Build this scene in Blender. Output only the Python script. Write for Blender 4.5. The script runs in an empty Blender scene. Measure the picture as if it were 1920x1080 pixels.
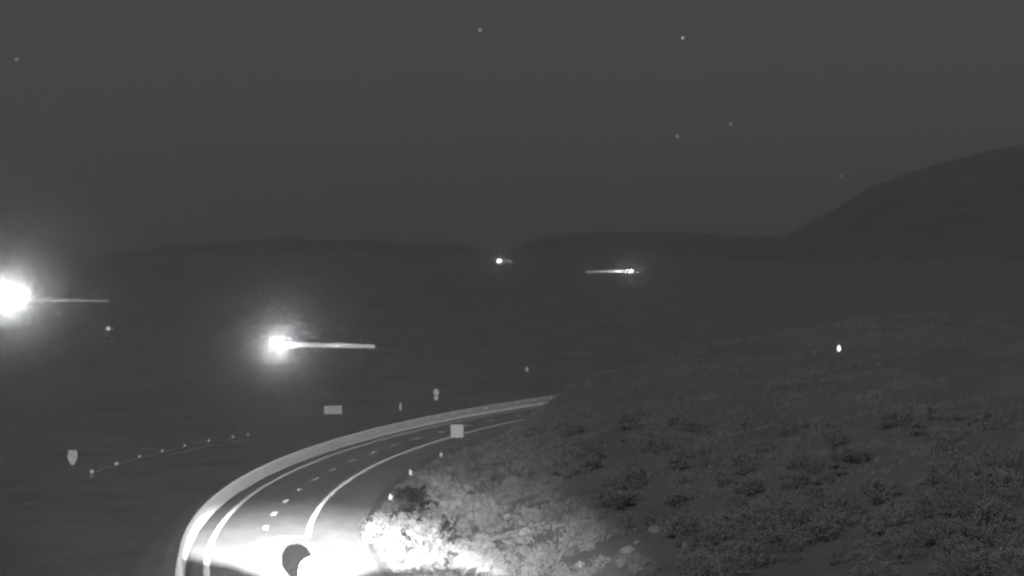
import bpy, bmesh, math, random
from mathutils import Vector, Matrix, noise as mnoise

S = bpy.context.scene
COL = S.collection
random.seed(17)

# ------------------------------------------------------------------ camera
FPX = 5000.0                      # focal length in pixels of the 1920 wide photograph
CAM_Z = 20.0
PITCH = math.atan(40.0 / FPX)     # true horizon lies at row 500
cam_d = bpy.data.cameras.new('camera')
cam = bpy.data.objects.new('camera', cam_d)
COL.objects.link(cam)
cam.location = (0, 0, CAM_Z)
cam.rotation_euler = (math.pi / 2 - PITCH, 0, 0)
cam_d.sensor_width = 36.0
cam_d.lens = FPX / 1920.0 * 36.0
cam_d.clip_start = 0.5
cam_d.clip_end = 60000
cam_d.dof.use_dof = True            # wide open lens, focus a little short of the road
cam_d.dof.focus_distance = 75
cam_d.dof.aperture_fstop = 1.3
S.camera = cam

# ------------------------------------------------------------------ night sky
SUN_EL, SUN_AZ = math.radians(38), math.radians(200)
W = bpy.data.worlds.new('World')
S.world = W
W.use_nodes = True
nt = W.node_tree
nt.nodes.clear()
out = nt.nodes.new('ShaderNodeOutputWorld')
bg = nt.nodes.new('ShaderNodeBackground')
sky = nt.nodes.new('ShaderNodeTexSky')
sky.sky_type = 'NISHITA'
sky.sun_disc = False
sky.sun_elevation = SUN_EL
sky.sun_rotation = SUN_AZ
sky.air_density = 1.0
sky.dust_density = 0.3
bw = nt.nodes.new('ShaderNodeRGBToBW')
pw = nt.nodes.new('ShaderNodeMath'); pw.operation = 'POWER'; pw.inputs[1].default_value = 0.07
nt.links.new(sky.outputs[0], bw.inputs[0])
nt.links.new(bw.outputs[0], pw.inputs[0])
nt.links.new(pw.outputs[0], bg.inputs[0])
bg.inputs[1].default_value = 0.055
nt.links.new(bg.outputs[0], out.inputs[0])

# ------------------------------------------------------------------ moon (the one sun lamp)
sd = bpy.data.lights.new('moon', 'SUN')
sun = bpy.data.objects.new('moon', sd)
COL.objects.link(sun)
sd.energy = 0.88
sd.angle = math.radians(12)
dirv = Vector((math.sin(SUN_AZ) * math.cos(SUN_EL), math.cos(SUN_AZ) * math.cos(SUN_EL), math.sin(SUN_EL)))
sun.rotation_euler = dirv.to_track_quat('Z', 'Y').to_euler()

S.view_settings.view_transform = 'Standard'
S.view_settings.look = 'None'
S.view_settings.exposure = 0.0
S.view_settings.gamma = 1.0
S.view_settings.use_curve_mapping = False
S.cycles.filter_width = 2.0
S.cycles.use_denoising = True
S.cycles.denoiser = 'OPENIMAGEDENOISE'
S.cycles.denoising_input_passes = 'RGB'
S.cycles.max_bounces = 4
S.cycles.volume_bounces = 2
S.cycles.sample_clamp_indirect = 4.0
try:
    S.cycles.use_light_tree = True
except Exception:
    pass

# the infrared floodlights beside the camera, plus an added fill lamp
def aim_spot(name, loc, target, power, half_angle, blend, radius, sx=1.0, sy=1.0):
    d = bpy.data.lights.new(name, 'SPOT')
    o = bpy.data.objects.new(name, d)
    COL.objects.link(o)
    o.location = loc
    o.rotation_euler = (Vector(target) - Vector(loc)).to_track_quat('-Z', 'Y').to_euler()
    o.scale = (sx, sy, 1)
    d.energy = power
    d.spot_size = 2 * half_angle
    d.spot_blend = blend
    d.shadow_soft_size = radius
    return o

def pix(x, y, D):
    """world point at ground distance D seen at photograph pixel x, y"""
    u, v = (x - 960) / FPX, -(y - 540) / FPX
    d = Vector((u, math.cos(PITCH) + v * math.sin(PITCH), -math.sin(PITCH) + v * math.cos(PITCH)))
    return Vector((0, 0, CAM_Z)) + d * (D / d.y)

LAMP = Vector((0.95, 0.35, 19.25))
LAMP2 = Vector((-0.9, 0.35, 19.3))
aim_spot('infrared_spot', LAMP, pix(550, 1150, 162), 2.2e7, math.radians(5.3), 1.0, 0.0012, 1.0, 0.46)
aim_spot('added_fill', LAMP2, pix(800, 1110, 168), 2.0e6, math.radians(5.4), 1.0, 0.02, 1.0, 0.52)  # added fill, lifts the cactus shadow and the brush at right
aim_spot('infrared_flood', LAMP2, pix(500, 840, 280), 7.5e5, math.radians(7.6), 0.9, 0.03, 1.0, 0.6)

# ------------------------------------------------------------------ helpers
def tag(o, label=None, cat=None, group=None, kind=None):
    if label: o['label'] = label
    if cat: o['category'] = cat
    if group: o['group'] = group
    if kind: o['kind'] = kind
    return o

def empty(name, loc=(0, 0, 0), rz=0):
    o = bpy.data.objects.new(name, None)
    COL.objects.link(o)
    o.location = loc
    o.rotation_euler = (0, 0, rz)
    o.empty_display_size = 0.2
    return o

def mobj(name, bm_or_mesh, mat, parent=None, smooth=False):
    if isinstance(bm_or_mesh, bmesh.types.BMesh):
        me = bpy.data.meshes.new(name)
        bm_or_mesh.to_mesh(me)
        bm_or_mesh.free()
    else:
        me = bm_or_mesh
    if mat and not me.materials:
        me.materials.append(mat)
    if smooth:
        for p in me.polygons:
            p.use_smooth = True
    o = bpy.data.objects.new(name, me)
    COL.objects.link(o)
    if parent:
        o.parent = parent
    return o

def copy_tree(o, parent=None):
    c = o.copy()
    COL.objects.link(c)
    if parent:
        c.parent = parent
    for ch in list(o.children):
        if ch.type != 'LIGHT':
            copy_tree(ch, c)
    return c

def box(bm, cx, cy, cz, sx, sy, sz, bevel=0.0):
    r = bmesh.ops.create_cube(bm, size=1)
    vs = r['verts']
    for v in vs:
        v.co = Vector((cx + v.co.x * sx, cy + v.co.y * sy, cz + v.co.z * sz))
    if bevel:
        es = list({e for v in vs for e in v.link_edges})
        bmesh.ops.bevel(bm, geom=es, offset=bevel, segments=2, affect='EDGES', profile=0.6)

def cyl(bm, p0, p1, r0, r1, n=10):
    p0, p1 = Vector(p0), Vector(p1)
    d = p1 - p0
    q = d.to_track_quat('Z', 'Y').to_matrix().to_4x4()
    bmesh.ops.create_cone(bm, cap_ends=True, segments=n, radius1=r0, radius2=r1, depth=d.length,
                          matrix=Matrix.Translation((p0 + p1) / 2) @ q)

def prism(bm, pts, y0, y1):
    """flat outline pts (x,z) extruded from y0 to y1"""
    a = [bm.verts.new((x, y0, z)) for x, z in pts]
    b = [bm.verts.new((x, y1, z)) for x, z in pts]
    n = len(pts)
    bm.faces.new(a)
    bm.faces.new(list(reversed(b)))
    for i in range(n):
        bm.faces.new((a[i], b[i], b[(i + 1) % n], a[(i + 1) % n]))
    bmesh.ops.recalc_face_normals(bm, faces=bm.faces[:])

# ------------------------------------------------------------------ materials (grey: the camera sees infrared)
def mat(name, lo, hi, scale=1.0, rough=0.9, droughness=1.0, bump=0.0, bscale=None, spec=0.1, detail=5, metallic=0.0, stretch=None):
    m = bpy.data.materials.new(name)
    m.use_nodes = True
    n = m.node_tree.nodes
    l = m.node_tree.links
    p = n['Principled BSDF']
    p.inputs['Roughness'].default_value = rough
    p.inputs['Metallic'].default_value = metallic
    p.inputs['Specular IOR Level'].default_value = spec
    p.inputs['Diffuse Roughness'].default_value = droughness
    tc = n.new('ShaderNodeTexCoord')
    t = n.new('ShaderNodeTexNoise')
    t.inputs['Scale'].default_value = scale
    t.inputs['Detail'].default_value = detail
    t.inputs['Roughness'].default_value = 0.62
    src = tc.outputs['Object']
    if stretch:
        mp = n.new('ShaderNodeMapping')
        mp.inputs['Scale'].default_value = stretch
        l.new(src, mp.inputs[0])
        src = mp.outputs[0]
    l.new(src, t.inputs['Vector'])
    r = n.new('ShaderNodeValToRGB')
    r.color_ramp.elements[0].position = 0.3
    r.color_ramp.elements[1].position = 0.7
    r.color_ramp.elements[0].color = (lo, lo, lo, 1)
    r.color_ramp.elements[1].color = (hi, hi, hi, 1)
    l.new(t.outputs['Fac'], r.inputs[0])
    l.new(r.outputs[0], p.inputs['Base Color'])
    if bump:
        t2 = n.new('ShaderNodeTexNoise')
        t2.inputs['Scale'].default_value = bscale or scale * 6
        t2.inputs['Detail'].default_value = 4
        l.new(src, t2.inputs['Vector'])
        b = n.new('ShaderNodeBump')
        b.inputs['Strength'].default_value = bump
        b.inputs['Distance'].default_value = 0.05
        l.new(t2.outputs['Fac'], b.inputs['Height'])
        l.new(b.outputs[0], p.inputs['Normal'])
    return m

def emit(name, strength, v=1.0):
    m = bpy.data.materials.new(name)
    m.use_nodes = True
    n = m.node_tree.nodes
    p = n['Principled BSDF']
    p.inputs['Base Color'].default_value = (0.6, 0.6, 0.6, 1)
    p.inputs['Emission Color'].default_value = (v, v, v, 1)
    p.inputs['Emission Strength'].default_value = strength
    return m

M_SOIL = mat('desert soil', 0.12, 0.165, 0.12, 1.0, 0.4, detail=6)
M_HILL = mat('distant rock and scrub', 0.085, 0.12, 0.02, 1.0, 1.0, detail=9)
M_ASPH = mat('worn asphalt', 0.1, 0.145, 0.5, 0.95, 1.0, bump=0.3, bscale=18, spec=0.2, detail=8, stretch=(1, 0.25, 1))
M_PALE = mat('sun bleached asphalt', 0.115, 0.145, 0.3, 0.95, 0.5)
M_WORN = mat('worn road paint', 0.3, 0.5, 3.0, 0.9, 1.0, bump=0.2, bscale=30)
M_PAINT = mat('road paint', 0.55, 0.75, 3.0, 0.9, 1.0, bump=0.2, bscale=30)
M_CONC = mat('barrier concrete', 0.6, 0.78, 0.8, 0.95, 1.0, bump=0.15, bscale=12, detail=8)
M_SIGN = mat('sign sheeting', 0.62, 0.85, 3.5, 0.6, 0.3, detail=3)
M_SIGN2 = mat('guide sign sheeting', 0.45, 0.85, 2.6, 0.6, 0.3, detail=2)
for m_ in (M_CONC, M_PAINT, M_WORN):            # glass beads in paint and sheeting brighten at grazing angles
    b_ = m_.node_tree.nodes['Principled BSDF']
    b_.inputs['Sheen Weight'].default_value = 0.7
    b_.inputs['Sheen Roughness'].default_value = 0.35
M_STEEL = mat('galvanised post', 0.1, 0.16, 4.0, 0.6, 0.3, spec=0.4)
M_REFL = mat('reflector face', 0.8, 0.88, 8.0, 0.3, 0.5, spec=0.5)
M_TREE = mat('tree foliage', 0.2, 0.42, 1.2, 0.9, 0.6, detail=4)
M_LEAF = mat('scrub foliage', 0.22, 0.34, 1.8, 0.9, 0.6, detail=4)
M_LEAF2 = mat('dark scrub foliage', 0.17, 0.28, 1.8, 0.9, 0.6, detail=4)
M_GAPSHADE = mat('gap shade foliage', 0.03, 0.06, 1.8, 0.9, 0.6, detail=4)  # near-black leaf colour stands in for shade between the lit trees
M_BARK = mat('woody stem', 0.16, 0.3, 5.0, 0.95, 0.8, bump=0.3)
M_GRASS = mat('dry grass', 0.2, 0.36, 0.5, 0.9, 0.8)
M_CACT = mat('cactus skin', 0.5, 0.68, 3.0, 0.8, 0.5, bump=0.2)
M_CAR = mat('car paint', 0.2, 0.26, 2.0, 0.35, 0.1, spec=0.5)
M_GLASS = mat('tinted window', 0.015, 0.03, 2.0, 0.08, 0.0, spec=0.5)
M_TYRE = mat('tyre rubber', 0.02, 0.035, 6.0, 0.9, 0.5)
M_RIM = mat('wheel rim', 0.4, 0.5, 6.0, 0.35, 0.0, metallic=0.9, spec=0.5)
M_ROCK = mat('boulder', 0.2, 0.36, 1.5, 1.0, 0.9, bump=0.5)

# ------------------------------------------------------------------ the lie of the land
CX, CY = 426.8, 228.0            # centre of the road's curve
R_LEFT, R_LANE, R_RIGHT, R_PAVE = 450.0, 446.4, 443.0, 438.6
R_BASE = 451.4                   # traffic face of the concrete barrier

KN = [(-200, 6), (0, 5), (60, 3.6), (100, 2.0), (150, 0), (440, 0), (480, 0.7), (560, 3.1), (680, 7.2), (800, 10.0),
      (1000, 13.0), (1400, 17.2), (1600, 19.4), (1800, 23), (2200, 27), (3000, 30), (9000, 30), (40000, 30)]

def prof(D):
    if D <= KN[0][0]: return KN[0][1]
    for i in range(len(KN) - 1):
        a, b = KN[i], KN[i + 1]
        if D <= b[0]:
            t = (D - a[0]) / (b[0] - a[0])
            def sl(k):
                if k <= 0 or k >= len(KN) - 1: return 0
                return (KN[k + 1][1] - KN[k - 1][1]) / (KN[k + 1][0] - KN[k - 1][0])
            h = b[0] - a[0]
            m0, m1 = sl(i) * h, sl(i + 1) * h
            t2, t3 = t * t, t * t * t
            return (2*t3-3*t2+1)*a[1] + (t3-2*t2+t)*m0 + (-2*t3+3*t2)*b[1] + (t3-t2)*m1
    return KN[-1][1]

def sstep(a, b, x):
    t = min(1, max(0, (x - a) / (b - a)))
    return t * t * (3 - 2 * t)

def ground_z(X, Y):
    r = math.hypot(X - CX, Y - CY)
    z = prof(Y)
    q = R_PAVE - r
    near = 1 - sstep(480, 700, Y)
    if q > 0:
        rise = 0.27 * max(0, q - 2.5)
        rise = 11.0 * math.tanh(rise / 11.0)
        z += rise * near * sstep(60, 150, Y)
        nz = mnoise.fractal(Vector((X * 0.07, Y * 0.05, 3.1)), 1.0, 2.0, 4)
        z += nz * 1.3 * sstep(2, 14, q)
        sa = R_LEFT * math.atan2(Y - CY, CX - X)
        z += 5.0 * sstep(60, 118, sa) * sstep(1.2, 8, q) * (1 - sstep(40, 90, q)) * near
        # low berm running across the slope
        b = Y - (205 + 1.1 * (X + 2.5))
        z += 0.7 * math.exp(-(b / 3.5) ** 2) * sstep(3, 8, q) * (1 - sstep(20, 30, q))
    else:
        q2 = r - 453.0
        if q2 > 0:
            z -= 4.5 * sstep(0.2, 6, q2) * (1 - sstep(430, 560, Y))
            nz = mnoise.fractal(Vector((X * 0.04, Y * 0.03, 8.1)), 1.0, 2.0, 4)
            z += nz * 0.3 * sstep(4, 20, q2) * (1 - 0.5 * sstep(300, 600, Y))
    fw = sstep(850, 2300, Y)
    if fw > 0:
        z += fw * 9 * mnoise.fractal(Vector((X * 0.0035, Y * 0.0016, 2.2)), 1.0, 2.0, 4)
    if R_PAVE + 0.5 < r < 452.5 and Y < 700:
        z -= 0.2
    return z

def hit(x, y, lift=0.0, d0=60, d1=4000):
    """where the sight line through a photograph pixel meets the ground"""
    D = d0
    while D < d1:
        p = pix(x, y, D)
        if p.z - lift <= ground_z(p.x, p.y):
            break
        D += 1.0
    return pix(x, y, D)

# one ground sheet, finer near the camera
def build_ground():
    Ds = [-150, -60, 0, 40, 80, 110]
    d = 130.0
    while d < 420: Ds.append(d); d += 1.6
    while d < 1000: Ds.append(d); d *= 1.012
    while d < 40000: Ds.append(d); d *= 1.05
    us = []
    NU = 300
    for j in range(NU + 1):
        t = -1 + 2 * j / NU
        us.append(math.copysign(0.45 * abs(t) + 0.55 * abs(t) ** 3, t))
    verts, faces = [], []
    for D in Ds:
        w = 180 + 0.42 * max(0, D)
        for u in us:
            X = u * w
            verts.append((X, D, ground_z(X, D)))
    n = NU + 1
    for i in range(len(Ds) - 1):
        for j in range(NU):
            a = i * n + j
            faces.append((a, a + 1, a + n + 1, a + n))
    me = bpy.data.meshes.new('ground')
    me.from_pydata(verts, [], faces)
    o = mobj('ground', me, M_SOIL, smooth=True)
    tag(o, kind='structure')
build_ground()

# distant hills, built as ridges with depth and gullies
def hill(dist, pts, base_z, depth, seed, relief):
    xs0, xs1 = pts[0][0], pts[-1][0]
    n = 220
    rows = 34
    verts, faces = [], []
    def crest(x):
        for (a, ya), (b, yb) in zip(pts, pts[1:]):
            if x <= b:
                t = (x - a) / (b - a)
                t = t * t * (3 - 2 * t) * 0.5 + t * 0.5
                return ya + (yb - ya) * t
        return pts[-1][1]
    for k in range(rows + 1):
        v = -1 + 2 * k / rows                   # -1 foot towards us, 0 crest, 1 foot behind
        for i in range(n + 1):
            x = xs0 + (xs1 - xs0) * i / n
            top = pix(x, crest(x), dist).z
            Y = dist + v * depth
            X = (x - 960) / FPX * dist * (1 + 0.25 * v * depth / dist)
            f = (1 - abs(v)) ** 0.85
            g = mnoise.fractal(Vector((X * 0.006 + seed, Y * 0.004, seed)), 0.9, 2.1, 6)
            g2 = mnoise.fractal(Vector((X * 0.03 + seed, 0.02 * Y, seed)), 0.9, 2.1, 4)
            e = min(1, i / 25, (n - i) / 25)
            g *= e; g2 *= e
            z = base_z - 6 + (top - base_z + 6) * f + g * relief * (1 - abs(v)) * (abs(v) * 1.6 + 0.13) + g2 * relief * 0.07
            verts.append((X, Y, z))
    m = n + 1
    for k in range(rows):
        for i in range(n):
            a = k * m + i
            faces.append((a, a + 1, a + m + 1, a + m))
    me = bpy.data.meshes.new('hill')
    me.from_pydata(verts, [], faces)
    return tag(mobj('hill', me, M_HILL, smooth=True), kind='structure')

hill(6200, [(-700, 492), (-300, 488), (0, 488), (130, 487), (260, 485), (330, 473), (400, 462), (470, 449), (560, 447), (640, 450), (720, 453),
            (800, 456), (860, 459), (920, 468), (980, 474), (1200, 480), (1600, 484), (2600, 486)], 27, 2200, 1.3, 34)
hill(4600, [(700, 500), (880, 488), (930, 477), (960, 465), (1000, 450), (1050, 440), (1130, 434), (1250, 434), (1330, 439), (1400, 444),
            (1470, 449), (1600, 456), (1900, 466), (2700, 480)], 27, 1500, 5.1, 26)
hill(2700, [(1240, 500), (1380, 478), (1430, 462), (1465, 446), (1530, 410), (1590, 376), (1650, 345), (1710, 325), (1775, 309), (1840, 291),
            (1920, 276), (2050, 250), (2300, 215), (2900, 200), (3600, 230)], 25, 1000, 9.7, 40)

# ------------------------------------------------------------------ the road
def arc_pt(r, s, z=0.0):
    """point at radius r, arc length s (measured at the left edge line) past the curve's westernmost point"""
    a = s / R_LEFT
    X, Y = CX - r * math.cos(a), CY + r * math.sin(a)
    return Vector((X, Y, prof(Y) + z))

def arc_sheet(name, r0, r1, s0, s1, z, m, parent=None, step=2.0, thick=0.0):
    n = max(1, int((s1 - s0) / step))
    bm = bmesh.new()
    prev = None
    for i in range(n + 1):
        s = s0 + (s1 - s0) * i / n
        row = [bm.verts.new(arc_pt(r0, s, z)), bm.verts.new(arc_pt(r1, s, z))]
        if thick:
            row += [bm.verts.new(arc_pt(r1, s, z - thick)), bm.verts.new(arc_pt(r0, s, z - thick))]
        if prev:
            bm.faces.new((prev[0], row[0], row[1], prev[1]))
            if thick:
                bm.faces.new((prev[1], row[1], row[2], prev[2]))
                bm.faces.new((prev[3], row[3], row[0], prev[0]))
        prev = row
    bmesh.ops.recalc_face_normals(bm, faces=bm.faces[:])
    if not thick:
        for f in bm.faces:
            if f.normal.z < 0: f.normal_flip()
    return mobj(name, bm, m, parent)

road = tag(arc_sheet('road', R_PAVE, 453.0, -150, 420, 0.02, M_ASPH, thick=0.4), kind='structure')
LW = 0.2
arc_sheet('edge_line', R_LEFT - LW, R_LEFT + LW, -150, 260, 0.026, M_WORN, road)
s_end = -29.3                                    # the right hand line breaks off at a joint across the lane
arc_sheet('edge_line', R_RIGHT - LW, R_RIGHT + LW, s_end, 260, 0.026, M_PAINT, road)
arc_sheet('cross_line', R_RIGHT + 0.22, R_RIGHT + 2.3, s_end - 0.1, s_end + 0.18, 0.026, M_PAINT, road, step=0.3)
for k in range(-6, 17):
    s = -34.2 + 12.19 * k
    arc_sheet('lane_dash', R_LANE - 0.2, R_LANE + 0.2, s - 1.5, s + 1.5, 0.026, M_WORN, road, step=1.0)

# concrete barrier: one long body of safety-shape section, reflectors fixed along it
SEC = [(0.0, 0.0), (0.0, 0.08), (0.13, 0.30), (0.19, 1.03), (0.22, 1.07), (0.40, 1.07), (0.43, 1.03), (0.49, 0.30), (0.62, 0.08), (0.62, 0.0)]
def sweep(bm, pts, sec):
    """pts: list of (position, left direction); sec: offsets to the left and up"""
    prev = None
    for p, lf in pts:
        row = [bm.verts.new(p + lf * a + Vector((0, 0, b))) for a, b in sec]
        if prev:
            for i in range(len(sec) - 1):
                bm.faces.new((prev[i], row[i], row[i + 1], prev[i + 1]))
        else:
            bm.faces.new(row)
        prev = row
    bm.faces.new(list(reversed(prev)))
    bmesh.ops.recalc_face_normals(bm, faces=bm.faces[:])

bm = bmesh.new()
pts = []
s = -150.0
while s <= 260:
    p = arc_pt(R_BASE, s, 0.01)
    lf = Vector((p.x - CX, p.y - CY, 0)).normalized()
    pts.append((p, lf))
    s += 2.0
sweep(bm, pts, SEC)
bar = tag(mobj('concrete_barrier', bm, M_CONC), 'long pale concrete barrier curving along the left edge of the lit road', 'barrier')
def reflector_mesh():
    bm = bmesh.new()
    box(bm, 0, 0, 0.13, 0.24, 0.1, 0.22, 0.02)
    me = bpy.data.meshes.new('reflector')
    bm.to_mesh(me); bm.free()
    me.materials.append(M_REFL)
    return me
REFL = reflector_mesh()
for k in range(-3, 32):
    s = -44 + 7.0 * k
    o = mobj('reflector', REFL, None, bar)
    p = arc_pt(R_BASE + 0.12, s, 0.68)
    o.location = p
    o.rotation_euler = (0, 0, math.atan2(p.x, p.y) * -1)

# second barrier of the other carriageway, with larger reflectors
def poly_sweep(name, P, sec, m):
    bm = bmesh.new()
    pts = []
    for i, p in enumerate(P):
        a, b = P[max(0, i - 1)], P[min(len(P) - 1, i + 1)]
        t = (b - a); t.z = 0; t.normalize()
        pts.append((p, Vector((-t.y, t.x, 0))))
    sweep(bm, pts, sec)
    return mobj(name, bm, m)

ctrl = [(176, 897), (222, 882), (265, 868), (308, 856), (350, 846), (395, 837), (440, 829), (468, 825)]
P2 = []
for x, y in ctrl:
    p = hit(x, y)
    P2.append(Vector((p.x, p.y, ground_z(p.x, p.y))))
fine = []
for a, b in zip(P2, P2[1:]):
    for t in (0, .25, .5, .75):
        q = a.lerp(b, t)
        fine.append(Vector((q.x, q.y, ground_z(q.x, q.y) - 0.05)))
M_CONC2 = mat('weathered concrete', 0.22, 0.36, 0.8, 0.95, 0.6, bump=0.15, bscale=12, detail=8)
bar2 = tag(poly_sweep('concrete_barrier', fine, [(a * 0.9, b * 0.6) for a, b in SEC], M_CONC2),
           'low faint barrier dotted with reflectors, beyond the road on the left', 'barrier')
bm = bmesh.new()
bmesh.ops.create_circle(bm, cap_ends=True, segments=14, radius=0.21, matrix=Matrix.Rotation(math.pi / 2, 4, 'X'))
g = bmesh.ops.extrude_face_region(bm, geom=bm.faces[:])
for v in [e for e in g['geom'] if isinstance(e, bmesh.types.BMVert)]:
    v.co.y += 0.06
bmesh.ops.recalc_face_normals(bm, faces=bm.faces[:])
DISC = bpy.data.meshes.new('reflector'); bm.to_mesh(DISC); bm.free(); DISC.materials.append(M_REFL)
for i, (x, y) in enumerate(ctrl):
    p = P2[i]
    o = mobj('reflector', DISC, None, bar2)
    o.location = (p.x - 0.25, p.y, p.z + 0.75)
    sc = 1.0 if i < 2 else 0.7
    o.scale = (sc, 1, sc)

# ------------------------------------------------------------------ signs
def rect(w, h, r=0.06):
    pts = []
    for cx, cy, a0 in ((w/2-r, h/2-r, 0), (-w/2+r, h/2-r, 90), (-w/2+r, -h/2+r, 180), (w/2-r, -h/2+r, 270)):
        for k in range(4):
            a = math.radians(a0 + k * 30)
            pts.append((cx + r * math.cos(a), cy + r * math.sin(a)))
    return pts

def sign(name, centre, outlines, posts, label, cat, m=M_SIGN):
    X, Y = centre.x, centre.y
    gz = ground_z(X, Y)
    root = empty(name, (X, Y, gz), math.atan2(-X, Y))
    tag(root, label, cat)
    zc = centre.z - gz
    for (nm, pts, dz) in outlines:
        bm = bmesh.new()
        prism(bm, [(x, zc + dz + z) for x, z in pts], -0.02, 0.01)
        mobj(nm, bm, m, root)
    for px, top in posts:
        bm = bmesh.new()
        box(bm, px, 0.045, (zc + top) / 2 - 0.15, 0.07, 0.06, zc + top + 0.3, 0.008)
        mobj('post', bm, M_STEEL, root)
    return root

sign('square_sign', pix(857, 808.5, 280), [('panel', rect(1.32, 1.36), 0)], [(-0.4, 0.6), (0.4, 0.6)],
     'square white sign on two posts beside the right hand edge line', 'road sign')
sign('guide_sign', pix(624.5, 768.5, 390), [('panel', rect(2.6, 1.24), 0)], [(-0.7, 0.45), (0.7, 0.45)],
     'wide rectangular mottled sign beyond the concrete barrier', 'road sign', M_SIGN2)
dia = [(0, .62), (.16, .56), (.36, .24), (.4, .08), (.3, -.16), (.12, -.3), (-.12, -.3), (-.3, -.16), (-.4, .08), (-.36, .24), (-.16, .56)]
sign('route_sign', pix(818, 740, 360), [('panel', dia, 0.2), ('plate', rect(0.5, 0.62), -0.45)], [(0, 0.5)],
     'small sign with pointed top over a narrow plate, farthest up the road', 'road sign')
sign('marker_sign', pix(751, 763, 350), [('panel', rect(0.28, 0.95, 0.1), 0)], [(0, 0.3)],
     'slim upright marker panel between the wide sign and the pointed sign', 'road marker', M_SIGN2)
shield = [(0, .66), (.3, .7), (.42, .55), (.42, .1), (.38, -.2), (.22, -.5), (0, -.72), (-.22, -.5), (-.38, -.2), (-.44, .1), (-.38, .55), (-.3, .7)]
sign('shield_sign', pix(136, 858, 285), [('panel', [(a * 1.2, b * 1.2) for a, b in shield], 0)], [(0, 0.5)],
     'dim shield shaped sign on a single post at far left', 'road sign', M_SIGN2)

# ------------------------------------------------------------------ delineators
def delineator_proto():
    root = empty('delineator')
    bm = bmesh.new(); box(bm, 0, 0.02, 0.5, 0.08, 0.025, 1.3, 0.006); mobj('post', bm, M_STEEL, root)
    bm = bmesh.new(); prism(bm, [(x, 0.98 + z) for x, z in rect(0.27, 0.5, 0.12)], -0.01, 0.0); mobj('reflector', bm, M_REFL, root)
    return root
dproto = delineator_proto()
used = False
for x, y, D, sc, lab in [(732, 932, 222, 1.0, 'bright roadside delineator post just above the bright bushes'),
                         (770, 887, 248, 1.0, 'delineator post midway along the right shoulder'),
                         (827, 853, 272, 0.85, 'dim delineator post below the square white sign'),
                         (988, 693, 480, 1.6, 'lone faint delineator out in the dark beyond the pointed sign')]:
    o = dproto if not used else copy_tree(dproto)
    used = True
    p = pix(x, y, D)
    gz = ground_z(p.x, p.y)
    o.location = (p.x, p.y, max(gz - 0.3, p.z - 0.95 * sc))
    o.scale = (sc, sc, sc)
    o.rotation_euler = (0, 0, math.atan2(-p.x, p.y))
    tag(o, lab, 'delineator', 'delineator posts along the road')

# ------------------------------------------------------------------ far carriageways and their cars
def strip_road(P, width, m=M_PALE):
    bm = bmesh.new()
    prev = None
    for i, p in enumerate(P):
        a, b = P[max(0, i - 1)], P[min(len(P) - 1, i + 1)]
        t = (b - a); t.z = 0; t.normalize()
        lf = Vector((-t.y, t.x, 0))
        row = [bm.verts.new(p + lf * width / 2), bm.verts.new(p - lf * width / 2),
               bm.verts.new(p - lf * (width / 2 + 3) - Vector((0, 0, 0.6))), bm.verts.new(p + lf * (width / 2 + 3) - Vector((0, 0, 0.6)))]
        if prev:
            for q in ((0, 1), (1, 2), (3, 0)):
                bm.faces.new((prev[q[0]], prev[q[1]], row[q[1]], row[q[0]]))
        prev = row
    bmesh.ops.recalc_face_normals(bm, faces=bm.faces[:])
    return tag(mobj('road', bm, m), kind='structure')

M_LAMP = emit('headlight lens lit', 900.0)
M_TAIL = mat('tail lamp lens', 0.12, 0.2, 8.0, 0.2, 0.0, spec=0.5)

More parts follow.
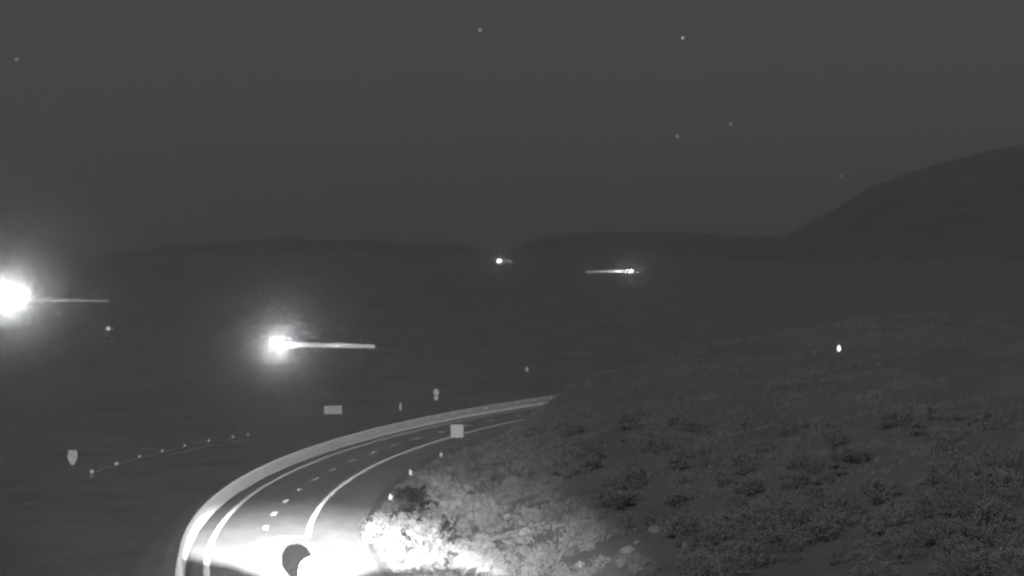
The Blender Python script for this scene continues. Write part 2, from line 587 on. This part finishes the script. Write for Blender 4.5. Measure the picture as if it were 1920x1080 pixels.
def car_proto():
    root = empty('car')
    side = [(-2.25, .35), (-2.3, .62), (-2.2, .92), (-1.55, .98), (-0.95, 1.36), (-0.5, 1.46), (0.25, 1.46), (0.55, 1.4), (1.15, 1.0), (1.95, .86), (2.25, .7), (2.32, .5), (2.25, .3),
            (1.8, .22), (1.72, .5), (1.4, .66), (1.08, .5), (1.0, .22), (-1.0, .22), (-1.08, .5), (-1.4, .66), (-1.72, .5), (-1.8, .22)]
    bm = bmesh.new()
    prism(bm, side, -0.88, 0.88)
    for v in bm.verts:                           # tumblehome and a rounded nose
        if v.co.z > 1.0: v.co.y *= 1 - 0.32 * (v.co.z - 1.0) / 0.46 * 0.7
        if abs(v.co.x) > 2.1: v.co.y *= 0.9
    bmesh.ops.bevel(bm, geom=[e for e in bm.edges if abs(e.verts[0].co.y - e.verts[1].co.y) < 0.15], offset=0.04, segments=2, affect='EDGES')
    mobj('body', bm, M_CAR, root)
    for sy in (-1, 1):
        for w in ([(-1.3, 1.02), (-0.86, 1.33), (-0.45, 1.4), (-0.28, 1.4), (-0.28, 1.02)], [(-0.2, 1.02), (-0.2, 1.4), (0.25, 1.4), (0.5, 1.35), (0.98, 1.02)]):
            bm = bmesh.new()
            y = 0.885 * sy
            prism(bm, w, y - 0.012, y + 0.012)
            for v in bm.verts:
                v.co.y *= 1 - 0.32 * max(0, v.co.z - 1.0) / 0.46 * 0.7
            mobj('window', bm, M_GLASS, root)
    bm = bmesh.new()
    vs = [bm.verts.new(c) for c in ((0.6, -.62, 1.41), (0.6, .62, 1.41), (1.16, .78, 1.03), (1.16, -.78, 1.03))]
    bm.faces.new(vs)
    vs2 = bmesh.ops.extrude_face_region(bm, geom=bm.faces[:])
    for v in [e for e in vs2['geom'] if isinstance(e, bmesh.types.BMVert)]: v.co += Vector((0.02, 0, 0.025))
    bmesh.ops.recalc_face_normals(bm, faces=bm.faces[:])
    mobj('windscreen', bm, M_GLASS, root)
    for sx in (-1.4, 1.4):
        for sy in (-0.8, 0.8):
            bm = bmesh.new(); cyl(bm, (sx, sy - 0.1, .32), (sx, sy + 0.1, .32), .32, .32, 18)
            t = mobj('wheel', bm, M_TYRE, root)
            bm = bmesh.new(); yy = sy + math.copysign(0.105, sy); cyl(bm, (sx, yy - .012, .32), (sx, yy + .012, .32), .2, .2, 12)
            mobj('rim', bm, M_RIM, t)
    for sy in (-0.62, 0.62):
        bm = bmesh.new(); bmesh.ops.create_uvsphere(bm, u_segments=12, v_segments=8, radius=1)
        for v in bm.verts: v.co = Vector((2.27 + v.co.x * .14, sy + v.co.y * .17, .68 + v.co.z * .11))
        mobj('headlight', bm, M_LAMP, root)
        bm = bmesh.new(); box(bm, -2.27, sy * 1.1, .8, .06, .3, .14, .02)
        mobj('tail_light', bm, M_TAIL, root)
    return root

def car_light(parent, power, half_deg, yaw, up=-0.015):
    d = bpy.data.lights.new('headlight_beam', 'SPOT')
    o = bpy.data.objects.new('headlight_beam', d)
    COL.objects.link(o)
    o.parent = parent
    o.location = (2.45, 0, .7)
    v = Vector((math.cos(yaw), math.sin(yaw), up))
    o.rotation_euler = v.to_track_quat('-Z', 'Y').to_euler()
    d.energy = power
    d.spot_size = math.radians(2 * half_deg)
    d.spot_blend = 0.5
    d.shadow_soft_size = 0.12
    return o

cproto = car_proto()
first = [True]
def place_car(x, y, D, heading, label, power, half=75, yaw=0.0, beam=3e4, byaw=12, lens=900.0):
    """car whose lamps are seen at pixel x, y; heading in degrees, 0 = to the right of the picture, -90 = towards us"""
    o = cproto if first[0] else copy_tree(cproto)
    first[0] = False
    h = math.radians(heading)
    p = hit(x, y, 0.75, D * 0.6, D * 2)
    bx, by = p.x - 2.3 * math.cos(h), p.y - 2.3 * math.sin(h)
    base = Vector((bx, by, ground_z(bx, by) + 0.1))
    o.location = base
    o.rotation_euler = (0, 0, h)
    tag(o, label, 'car', 'cars with lit headlights on the far roads')
    lm = emit('headlight lens lit', lens)
    for c in o.children:
        if c.name.startswith('headlight') and c.type == 'MESH':
            c.material_slots[0].link = 'OBJECT'
            c.material_slots[0].material = lm
    if power: car_light(o, power, 4.5, math.atan2(-p.y, -p.x) - h, 0.052)
    if beam: car_light(o, beam, 20, math.radians(byaw), 0.02)
    return o, base

def car_road(base, heading, back, ahead, width=9.0):
    h = math.radians(heading)
    P = []
    n = 60
    for i in range(n + 1):
        t = -back + (back + ahead) * i / n
        x, y = base.x + t * math.cos(h), base.y + t * math.sin(h)
        P.append(Vector((x, y, ground_z(x, y) + 0.08)))
    return strip_road(P, width)

def lit_barrier(base, heading, off, t0, t1, label, hgt=0.85, m=M_CONC):
    h = math.radians(heading)
    f, l = Vector((math.cos(h), math.sin(h), 0)), Vector((-math.sin(h), math.cos(h), 0))
    P = []
    n = max(4, int((t1 - t0) / 2))
    for i in range(n + 1):
        q = base + f * (t0 + (t1 - t0) * i / n) + l * off
        P.append(Vector((q.x, q.y, ground_z(q.x, q.y) + 0.03)))
    return tag(poly_sweep('concrete_barrier', P, [(a, b * hgt / 1.07) for a, b in SEC], m), label, 'barrier')

# nearest car, left of centre
_, b = place_car(521, 646, 560, -30, 'car with glaring headlights left of centre, beside a brightly lit barrier', 9.5e3, beam=2.6e4, byaw=14, lens=2500)
car_road(b, -20, 150, 170)
lit_barrier(b, -20, 3.4, -1.5, 22.6, 'short barrier lit bright by the car left of centre', 0.8)
# car at the left border
_, b = place_car(18, 560, 800, -30, 'car with the largest headlight glare, at the left border', 4.2e4, beam=2.2e4, byaw=14, lens=6000)
car_road(b, -20, 120, 120)
lit_barrier(b, -20, 3.4, 0, 33, 'thin barrier stretching right of the car at the left border', 0.45)
# far car coming down the grade, heading left
_, b = place_car(1185, 508, 1400, 166, 'far car below the middle hill throwing light along a barrier to its left', 0, beam=1.5e4, byaw=-10, lens=2500)
car_road(b, 166, 100, 160)
lit_barrier(b, 166, -3.4, -2, 27, 'far barrier lit in a streak below the middle hill', 1.0)
# farthest car
_, b = place_car(935, 489, 2300, -30, 'farthest car, a small glint at the foot of the middle hill', 0, beam=4e3, byaw=12, lens=500)
car_road(b, -30, 60, 90)
lit_barrier(b, -30, 3.2, 1, 10, 'tiny barrier beside the farthest car', 0.9)

# ------------------------------------------------------------------ lamp posts and marker lamps
def lamp_post(p, h, w, hh, strength, label, name='lamp_post', cat='lamp'):
    gz = ground_z(p.x, p.y)
    k = p.y / 330.0 if name == 'lamp_post' else 1.0
    w, hh = w * k, hh * k
    z0 = min(gz, p.z - hh / 2 - 0.15) - 0.1
    root = empty(name, (p.x, p.y, z0))
    top = p.z - z0
    bm = bmesh.new(); cyl(bm, (0, 0, 0), (0, 0, top - hh / 2), 0.06, 0.045, 10); mobj('post', bm, M_STEEL, root)
    bm = bmesh.new(); bmesh.ops.create_uvsphere(bm, u_segments=14, v_segments=10, radius=1)
    for v in bm.verts:
        k = 1 - 0.35 * max(0, v.co.z)
        v.co = Vector((v.co.x * w / 2 * k, v.co.y * w / 2 * k, top + v.co.z * hh / 2))
    mobj('lamp_globe', bm, emit('lit lamp globe', strength), root)
    bm = bmesh.new(); cyl(bm, (0, 0, top + hh * .45), (0, 0, top + hh * .55), w * .3, w * .1, 12); mobj('cap', bm, M_STEEL, root)
    return tag(root, label, cat)
lamp_post(hit(1573, 653, 0.75, 150), 0, 0.42, 0.8, 2.0, 'small bright upright lamp alone on the dark slope at right')
lamp_post(hit(203, 616, 0.9, 400), 0, 1.1, 0.9, 0.42, 'brighter marker lamp between the two cars on the left', 'marker_lamp', 'marker lamp')
lamp_post(hit(109, 588, 0.9, 400), 0, 0.95, 1.0, 0.3, 'marker lamp just below the left border car glare', 'marker_lamp', 'marker lamp')
lamp_post(hit(82, 577, 0.9, 400), 0, 0.8, 0.9, 0.2, 'faintest marker lamp, closest to the left border car', 'marker_lamp', 'marker lamp')

# ------------------------------------------------------------------ plants
def leaf_cloud(rx, ry, rz, zc, clumps, leaves, size, seed, hollow=0.45, droop=0.0):
    rnd = random.Random(seed)
    verts, faces = [], []
    for c in range(clumps):
        while True:
            v = Vector((rnd.uniform(-1, 1), rnd.uniform(-1, 1), rnd.uniform(-1, 1)))
            if hollow < v.length < 1: break
        n = 1 + 0.35 * mnoise.noise(v * 1.7 + Vector((seed * 3.1, 0, 0)))
        cc = Vector((v.x * rx * n, v.y * ry * n, zc + v.z * rz * n))
        cr = rnd.uniform(0.12, 0.26) * (rx + rz) * 0.5
        for k in range(leaves):
            o = Vector((rnd.gauss(0, .55), rnd.gauss(0, .55), rnd.gauss(0, .55))) * cr
            p = cc + o
            if p.z < 0.03: p.z = 0.03 + rnd.random() * 0.1
            a = Vector((rnd.gauss(0, 1), rnd.gauss(0, 1), rnd.gauss(0, 1) + .4)).normalized()
            b = a.cross(Vector((rnd.gauss(0, 1), rnd.gauss(0, 1), rnd.gauss(0, 1)))).normalized()
            L, Wd = size * rnd.uniform(.6, 1.4), size * rnd.uniform(.25, .5)
            i = len(verts)
            verts += [p - a * L * .5, p + b * Wd * .5, p + a * L * .5, p - b * Wd * .5]
            faces.append((i, i + 1, i + 2, i + 3))
    me = bpy.data.meshes.new('foliage')
    me.from_pydata([tuple(v) for v in verts], [], faces)
    return me

def stems(bm, n, h, spread, r, rnd):
    for k in range(n):
        a = rnd.uniform(0, 2 * math.pi)
        p = Vector((0, 0, -0.15))
        d = Vector((math.cos(a) * spread, math.sin(a) * spread, 1)).normalized()
        rr = r * rnd.uniform(.7, 1.1)
        for j in range(3):
            q = p + d * h / 3 * rnd.uniform(.8, 1.1)
            cyl(bm, p, q, rr, rr * .7, 6)
            p, rr = q, rr * .7
            d = (d + Vector((rnd.gauss(0, .25), rnd.gauss(0, .25), .1))).normalized()

SHRUBS = []
for i in range(6):
    rnd = random.Random(40 + i)
    w, h = [(1.2, .9), (1.5, 1.0), (1.0, 1.2), (1.8, 1.1), (.8, .7), (1.3, 1.3)][i]
    fm = leaf_cloud(w, w, h * .62, h * .6, 44, 26, 0.15, 100 + i)
    fm.materials.append(M_LEAF if i % 3 else M_LEAF2)
    bm = bmesh.new(); stems(bm, 5, h * .9, .6, .035, rnd)
    sm = bpy.data.meshes.new('stem'); bm.to_mesh(sm); bm.free(); sm.materials.append(M_BARK)
    SHRUBS.append((fm, sm))

fm = SHRUBS[2][0].copy(); fm.materials.clear(); fm.materials.append(M_GAPSHADE)
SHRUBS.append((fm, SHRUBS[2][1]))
def place_shrub(X, Y, k, sc, rz, label, group):
    fm, sm = SHRUBS[k]
    root = empty('desert_shrub', (X, Y, ground_z(X, Y) - 0.05), rz)
    root.scale = (sc, sc, sc * random.uniform(.85, 1.15))
    f = bpy.data.objects.new('foliage', fm); COL.objects.link(f); f.parent = root
    s_ = bpy.data.objects.new('stem', sm); COL.objects.link(s_); s_.parent = root
    return tag(root, label, 'shrub', group)

TREES = []
for i in range(3):
    rnd = random.Random(70 + i)
    root_bm = bmesh.new()
    H = 4.2
    crown = leaf_cloud(1.9, 1.9, 1.55, 2.5, 60, 44, 0.19, 200 + i, 0.35)
    crown.name = 'crown'
    crown.materials.append(M_TREE)
    for k in range(4):
        a = k * 1.57 + rnd.uniform(-.4, .4)
        p = Vector((0, 0, -.2)); rr = .11
        d = Vector((math.cos(a) * .55, math.sin(a) * .55, 1)).normalized()
        for j in range(5):
            q = p + d * .75
            cyl(root_bm, p, q, rr, rr * .75, 7)
            if j > 1:
                e = (d + Vector((rnd.gauss(0, .7), rnd.gauss(0, .7), .2))).normalized()
                cyl(root_bm, q, q + e * .8, rr * .5, rr * .25, 5)
            p, rr = q, rr * .75
            d = (d + Vector((rnd.gauss(0, .22), rnd.gauss(0, .22), .08))).normalized()
    tm = bpy.data.meshes.new('trunk'); root_bm.to_mesh(tm); root_bm.free(); tm.materials.append(M_BARK)
    TREES.append((crown, tm))

def place_tree(X, Y, k, sc, rz, label, zs=1.0):
    crown, tm = TREES[k]
    root = empty('desert_tree', (X, Y, ground_z(X, Y) - 0.05), rz)
    root.scale = (sc, sc, sc * zs)
    for nm, me in (('crown', crown), ('trunk', tm)):
        o = bpy.data.objects.new(nm, me); COL.objects.link(o); o.parent = root
    return tag(root, label, 'tree', 'small bushy trees beside the lit road')

TL = [(722, 1052, 0, .88, 0.2, 'brightest bushy tree, against the right edge of the lit pavement'),
      (800, 1050, 1, .80, 1.9, 'bright bushy tree right of the brightest one'),
      (842, 985, 2, .92, 3.0, 'grey bushy tree behind the two brightest, with a tall soft crown'),
      (905, 998, 0, .7, 4.0, 'grey bushy tree at the left end of the pale berm'),
      (800, 935, 1, .6, 5.0, 'dim bushy tree behind the bright delineator')]
for x, y, k, sc, rz, lab in TL:
    p = hit(x, y, d0=100)
    place_tree(p.x, p.y, k, sc, rz, lab)

SL = [(985, 1078, 1, 1.25, 'bright shrub clump at the bottom edge right of the trees'),
      (1030, 1062, 3, 1.1, 'pale spreading shrub beside the bright bottom clump'),
      (760, 1076, 5, 0.9, 'low bright shrub below the brightest tree'),
      (880, 1070, 0, 1.0, 'grey shrub below the left end of the pale berm'),
      (990, 992, 2, 1.1, 'rounded shrub standing on the pale berm'),
      (930, 960, 0, 1.1, 'dark rounded shrub above the pale berm'),
      (777, 1012, 6, 1.25, 'shrub coloured near black as shade in the gap between the two brightest trees'),
      (786, 972, 6, 1.5, 'shrub coloured near black as shade above the gap between the two brightest trees'),
      (838, 1022, 6, 1.05, 'shrub coloured near black as shade on the right flank of the second bright tree'),
      (848, 1062, 6, 0.6, 'small shrub coloured near black as shade below the second bright tree'),
      (760, 940, 6, 1.0, 'shrub coloured near black as shade behind the bright delineator post'),
      (703, 1000, 4, 0.9, 'small shrub at the pavement edge left of the brightest tree')]
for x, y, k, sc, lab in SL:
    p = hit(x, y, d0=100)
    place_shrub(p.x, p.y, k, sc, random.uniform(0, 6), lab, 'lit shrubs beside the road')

n = 0
tries = 0
while n < 230 and tries < 6000:
    tries += 1
    x = random.uniform(760, 1960)
    y = random.uniform(780, 1100)
    p = hit(x, y, d0=62, d1=600)
    r = math.hypot(p.x - CX, p.y - CY)
    if r > R_PAVE - 5 or p.y > 590: continue
    if mnoise.noise(Vector((p.x * .09, p.y * .06, 0))) < random.uniform(-.5, .15): continue
    place_shrub(p.x, p.y, random.randrange(6), random.uniform(.55, 1.25), random.uniform(0, 6),
                'dim desert shrub scattered on the dark slope right of the road', 'shrubs on the dark slope')
    n += 1
# boulders on the slope
def rock_mesh(seed):
    bm = bmesh.new(); bmesh.ops.create_icosphere(bm, subdivisions=2, radius=.5)
    for v in bm.verts:
        v.co *= 1 + .45 * mnoise.noise(v.co * 2.3 + Vector((seed, 0, 0)))
        v.co.z *= .7
    me = bpy.data.meshes.new('boulder'); bm.to_mesh(me); bm.free(); me.materials.append(M_ROCK)
    return me
RM = [rock_mesh(i * 7.3) for i in range(3)]
for i in range(36):
    p = hit(random.uniform(720, 1300), random.uniform(900, 1085), d0=150, d1=500)
    r = math.hypot(p.x - CX, p.y - CY)
    if r > R_PAVE - 3: continue
    o = mobj('boulder', RM[i % 3], None)
    o.location = (p.x, p.y, ground_z(p.x, p.y) + .05)
    sc = random.uniform(.4, 1.1)
    o.scale = (sc, sc, sc); o.rotation_euler = (0, 0, random.uniform(0, 6))
    tag(o, 'rough boulder lying among the brush on the right slope', 'boulder', 'boulders on the right slope')

# worn dirt path along the berm
tp = [hit(x, y, d0=62) for x, y in ((836, 1045), (860, 1033), (890, 1022), (925, 1010), (958, 1000), (992, 990), (1030, 979))]
bm = bmesh.new()
prev = None
for a, b in zip(tp, tp[1:]):
    for k in range(6):
        q = a.lerp(b, k / 6)
        w = .45 + .25 * mnoise.noise(Vector((q.x * .6, q.y * .6, 0)))
        t = (b - a); t.z = 0; t.normalize()
        lf = Vector((-t.y, t.x, 0))
        row = []
        for j in (-1, 0, 1):
            e = q + lf * j * w
            row.append(bm.verts.new((e.x, e.y, ground_z(e.x, e.y) + (.12 if j == 0 else .05))))
        if prev:
            bm.faces.new((prev[0], prev[1], row[1], row[0])); bm.faces.new((prev[1], prev[2], row[2], row[1]))
        prev = row
tag(mobj('path', bm, mat('pale bare dirt', 0.24, 0.4, 0.8, 1.0, 0.8, bump=0.4)), kind='structure')

# dry grass on the slope
verts, faces = [], []
for i in range(26000):
    q = random.uniform(0.4, 1) ** 2 * 60
    s = random.uniform(-70, 160)
    a = s / R_LEFT
    rr = R_PAVE - 0.9 - (q - 9.6)
    X, Y = CX - rr * math.cos(a), CY + rr * math.sin(a)
    if mnoise.noise(Vector((X * .2, Y * .14, 5))) < random.uniform(-.4, .3): continue
    z = ground_z(X, Y) - .03
    for k in range(3):
        b = random.uniform(0, 6.28); w = .05; h = random.uniform(.15, .5)
        dx, dy = math.cos(b) * w, math.sin(b) * w
        ox, oy = random.gauss(0, .12), random.gauss(0, .12)
        j = len(verts)
        verts += [(X + ox - dx, Y + oy - dy, z), (X + ox + dx, Y + oy + dy, z), (X + ox + random.gauss(0, .15), Y + oy + random.gauss(0, .15), z + h)]
        faces.append((j, j + 1, j + 2))
me = bpy.data.meshes.new('dry_grass'); me.from_pydata(verts, [], faces)
tag(mobj('dry_grass', me, M_GRASS), 'sparse dry grass over the slope right of the road', 'grass', kind='stuff')

# ------------------------------------------------------------------ the cactus whose lit top stands in front of the road
def cactus(p_top, dia):
    X, Y = p_top.x, p_top.y
    gz = ground_z(X, Y)
    H = p_top.z - gz
    root = empty('cactus', (X, Y, gz))
    def ribbed(path, radii, name, parent):
        bm = bmesh.new(); ribs = 14; n = ribs * 2
        rings = []
        for p, r in zip(path, radii):
            rings.append([bm.verts.new((p[0] + math.cos(2*math.pi*k/n) * r * (1 if k % 2 else .86),
                                        p[1] + math.sin(2*math.pi*k/n) * r * (1 if k % 2 else .86), p[2])) for k in range(n)])
        for a, b in zip(rings, rings[1:]):
            for k in range(n):
                bm.faces.new((a[k], a[(k+1) % n], b[(k+1) % n], b[k]))
        bm.faces.new(rings[-1])
        return mobj(name, bm, M_CACT, parent)
    R = dia / 2
    path, rad = [], []
    for i in range(60):
        path.append((0, 0, -0.3 + (H - R + 0.3) * i / 59)); rad.append(R * (.5 + .5 * sstep(H - 1.05, H - .62, path[-1][2])))
    for i in range(1, 8):
        a = i / 8 * math.pi / 2
        path.append((0, 0, H - R + R * math.sin(a))); rad.append(R * math.cos(a) ** .8)
    st = ribbed(path, rad, 'stem', root)
    # upright arm low on the left
    path, rad = [], []
    for i in range(10):
        t = i / 9
        path.append((-R * .6 - .5 * min(1, t * 3), 0, H * .42 + H * .22 * t)); rad.append(R * .55 * (1 if i < 8 else (.8 if i == 8 else .35)))
    ribbed(path, rad, 'arm', root)
    return tag(root, 'pale rounded cactus top at the bottom edge, in front of the white lit road', 'cactus')
cactus(pix(587, 1044, 85), .95)

# unseen mast added below the picture, carrying plates shaped to cut the spot's beam
mast = tag(empty('blocker_mast', (LAMP.x, LAMP.y - .3, ground_z(LAMP.x, LAMP.y))), 'unseen mast added to carry beam-cutting plates, beside the camera, below the picture', 'mast')
g0 = mast.location.z
bm = bmesh.new(); cyl(bm, (0, 0, -.3), (0, 0, 18.7 - g0), .2, .12, 14); mobj('pole', bm, M_STEEL, mast)
bm = bmesh.new(); box(bm, 0, .1, LAMP.z - .3 - g0, .4, .3, .2, .02); mobj('housing', bm, M_STEEL, mast)
bm = bmesh.new()
DV = 0.55
def cut(x, y, D=180):
    t = pix(x, y, D) - LAMP
    return (t.x / t.y * DV, t.z / t.y * DV)
edge = [cut(150, 1045), cut(352, 1048, 178), cut(380, 1054, 178), cut(430, 1062, 177), cut(490, 1084, 173), cut(560, 1110, 168), cut(640, 1092, 171),
        cut(700, 1070, 175), cut(760, 1066, 176), cut(850, 1062, 177), cut(900, 1075, 177), cut(980, 1100, 172), cut(1100, 1110, 172), cut(1250, 1080, 175)]
pts = [(x, LAMP.z - g0 + z) for x, z in edge]
pts = pts + [(pts[-1][0], LAMP.z - g0 - .2), (pts[0][0], LAMP.z - g0 - .2)]
prism(bm, pts, DV + .3, DV + .304)
mobj('beam_blocker', bm, M_STEEL, mast)  # added plate, outline shaped to darken the bottom of the light pool
bm = bmesh.new()
side_cut = [cut(330, 1100, 175), cut(338, 1050, 180), cut(345, 1020, 190), cut(360, 985, 205), cut(392, 938, 228), cut(440, 890, 255), cut(440, 700, 400), cut(-300, 700, 400), cut(-300, 1100, 175)]
prism(bm, [(x, LAMP.z - g0 + z) for x, z in side_cut], DV + .306, DV + .31)
mobj('side_blocker', bm, M_STEEL, mast)  # added plate, keeps the spot off the ground left of the barrier

# ------------------------------------------------------------------ stars
bm = bmesh.new(); bmesh.ops.create_icosphere(bm, subdivisions=2, radius=1)
STAR = bpy.data.meshes.new('star'); bm.to_mesh(STAR); bm.free()
for x, y, r, e, lab in [(31, 112, 3.0, .22, 'faint star low under the top left corner'),
                        (900, 57, 3.2, .24, 'soft star near the top middle of the sky'),
                        (1280, 71, 2.2, .9, 'brightest star, near the top right of centre'),
                        (1370, 233, 2.4, .36, 'small star right of the pair in the right half of the sky'),
                        (1270, 256, 2.8, .36, 'small star left of the pair in the right half of the sky'),
                        (1577, 330, 2.6, .25, 'faint star just above the slope of the right mountain')]:
    me = STAR.copy()
    me.materials.append(emit('starlight', e))
    o = mobj('star', me, None)
    D = 14000
    o.location = pix(x, y, D)
    o.scale = (r * 3, r * 3, r * 3)
    tag(o, lab, 'star', 'stars in the night sky')

# ------------------------------------------------------------------ haze
bm = bmesh.new()
x0, x1, y0, y1, z0, z1 = -4500, 4500, -100, 9000, -16, 330
box(bm, (x0 + x1) / 2, (y0 + y1) / 2, (z0 + z1) / 2, x1 - x0, y1 - y0, z1 - z0)
hz = bpy.data.materials.new('night haze')
hz.use_nodes = True
n = hz.node_tree.nodes
n.clear()
o_ = n.new('ShaderNodeOutputMaterial')
v_ = n.new('ShaderNodeVolumePrincipled')
v_.inputs['Color'].default_value = (.95, .95, .95, 1)
v_.inputs['Density'].default_value = 2.2e-4
v_.inputs['Anisotropy'].default_value = 0.99
hz.node_tree.links.new(v_.outputs[0], o_.inputs['Volume'])
try:
    hz.cycles.homogeneous_volume = True
    hz.cycles.volume_sampling = 'DISTANCE'
except Exception:
    pass
tag(mobj('haze', bm, hz), 'thin night haze over the valley', 'haze', kind='stuff')
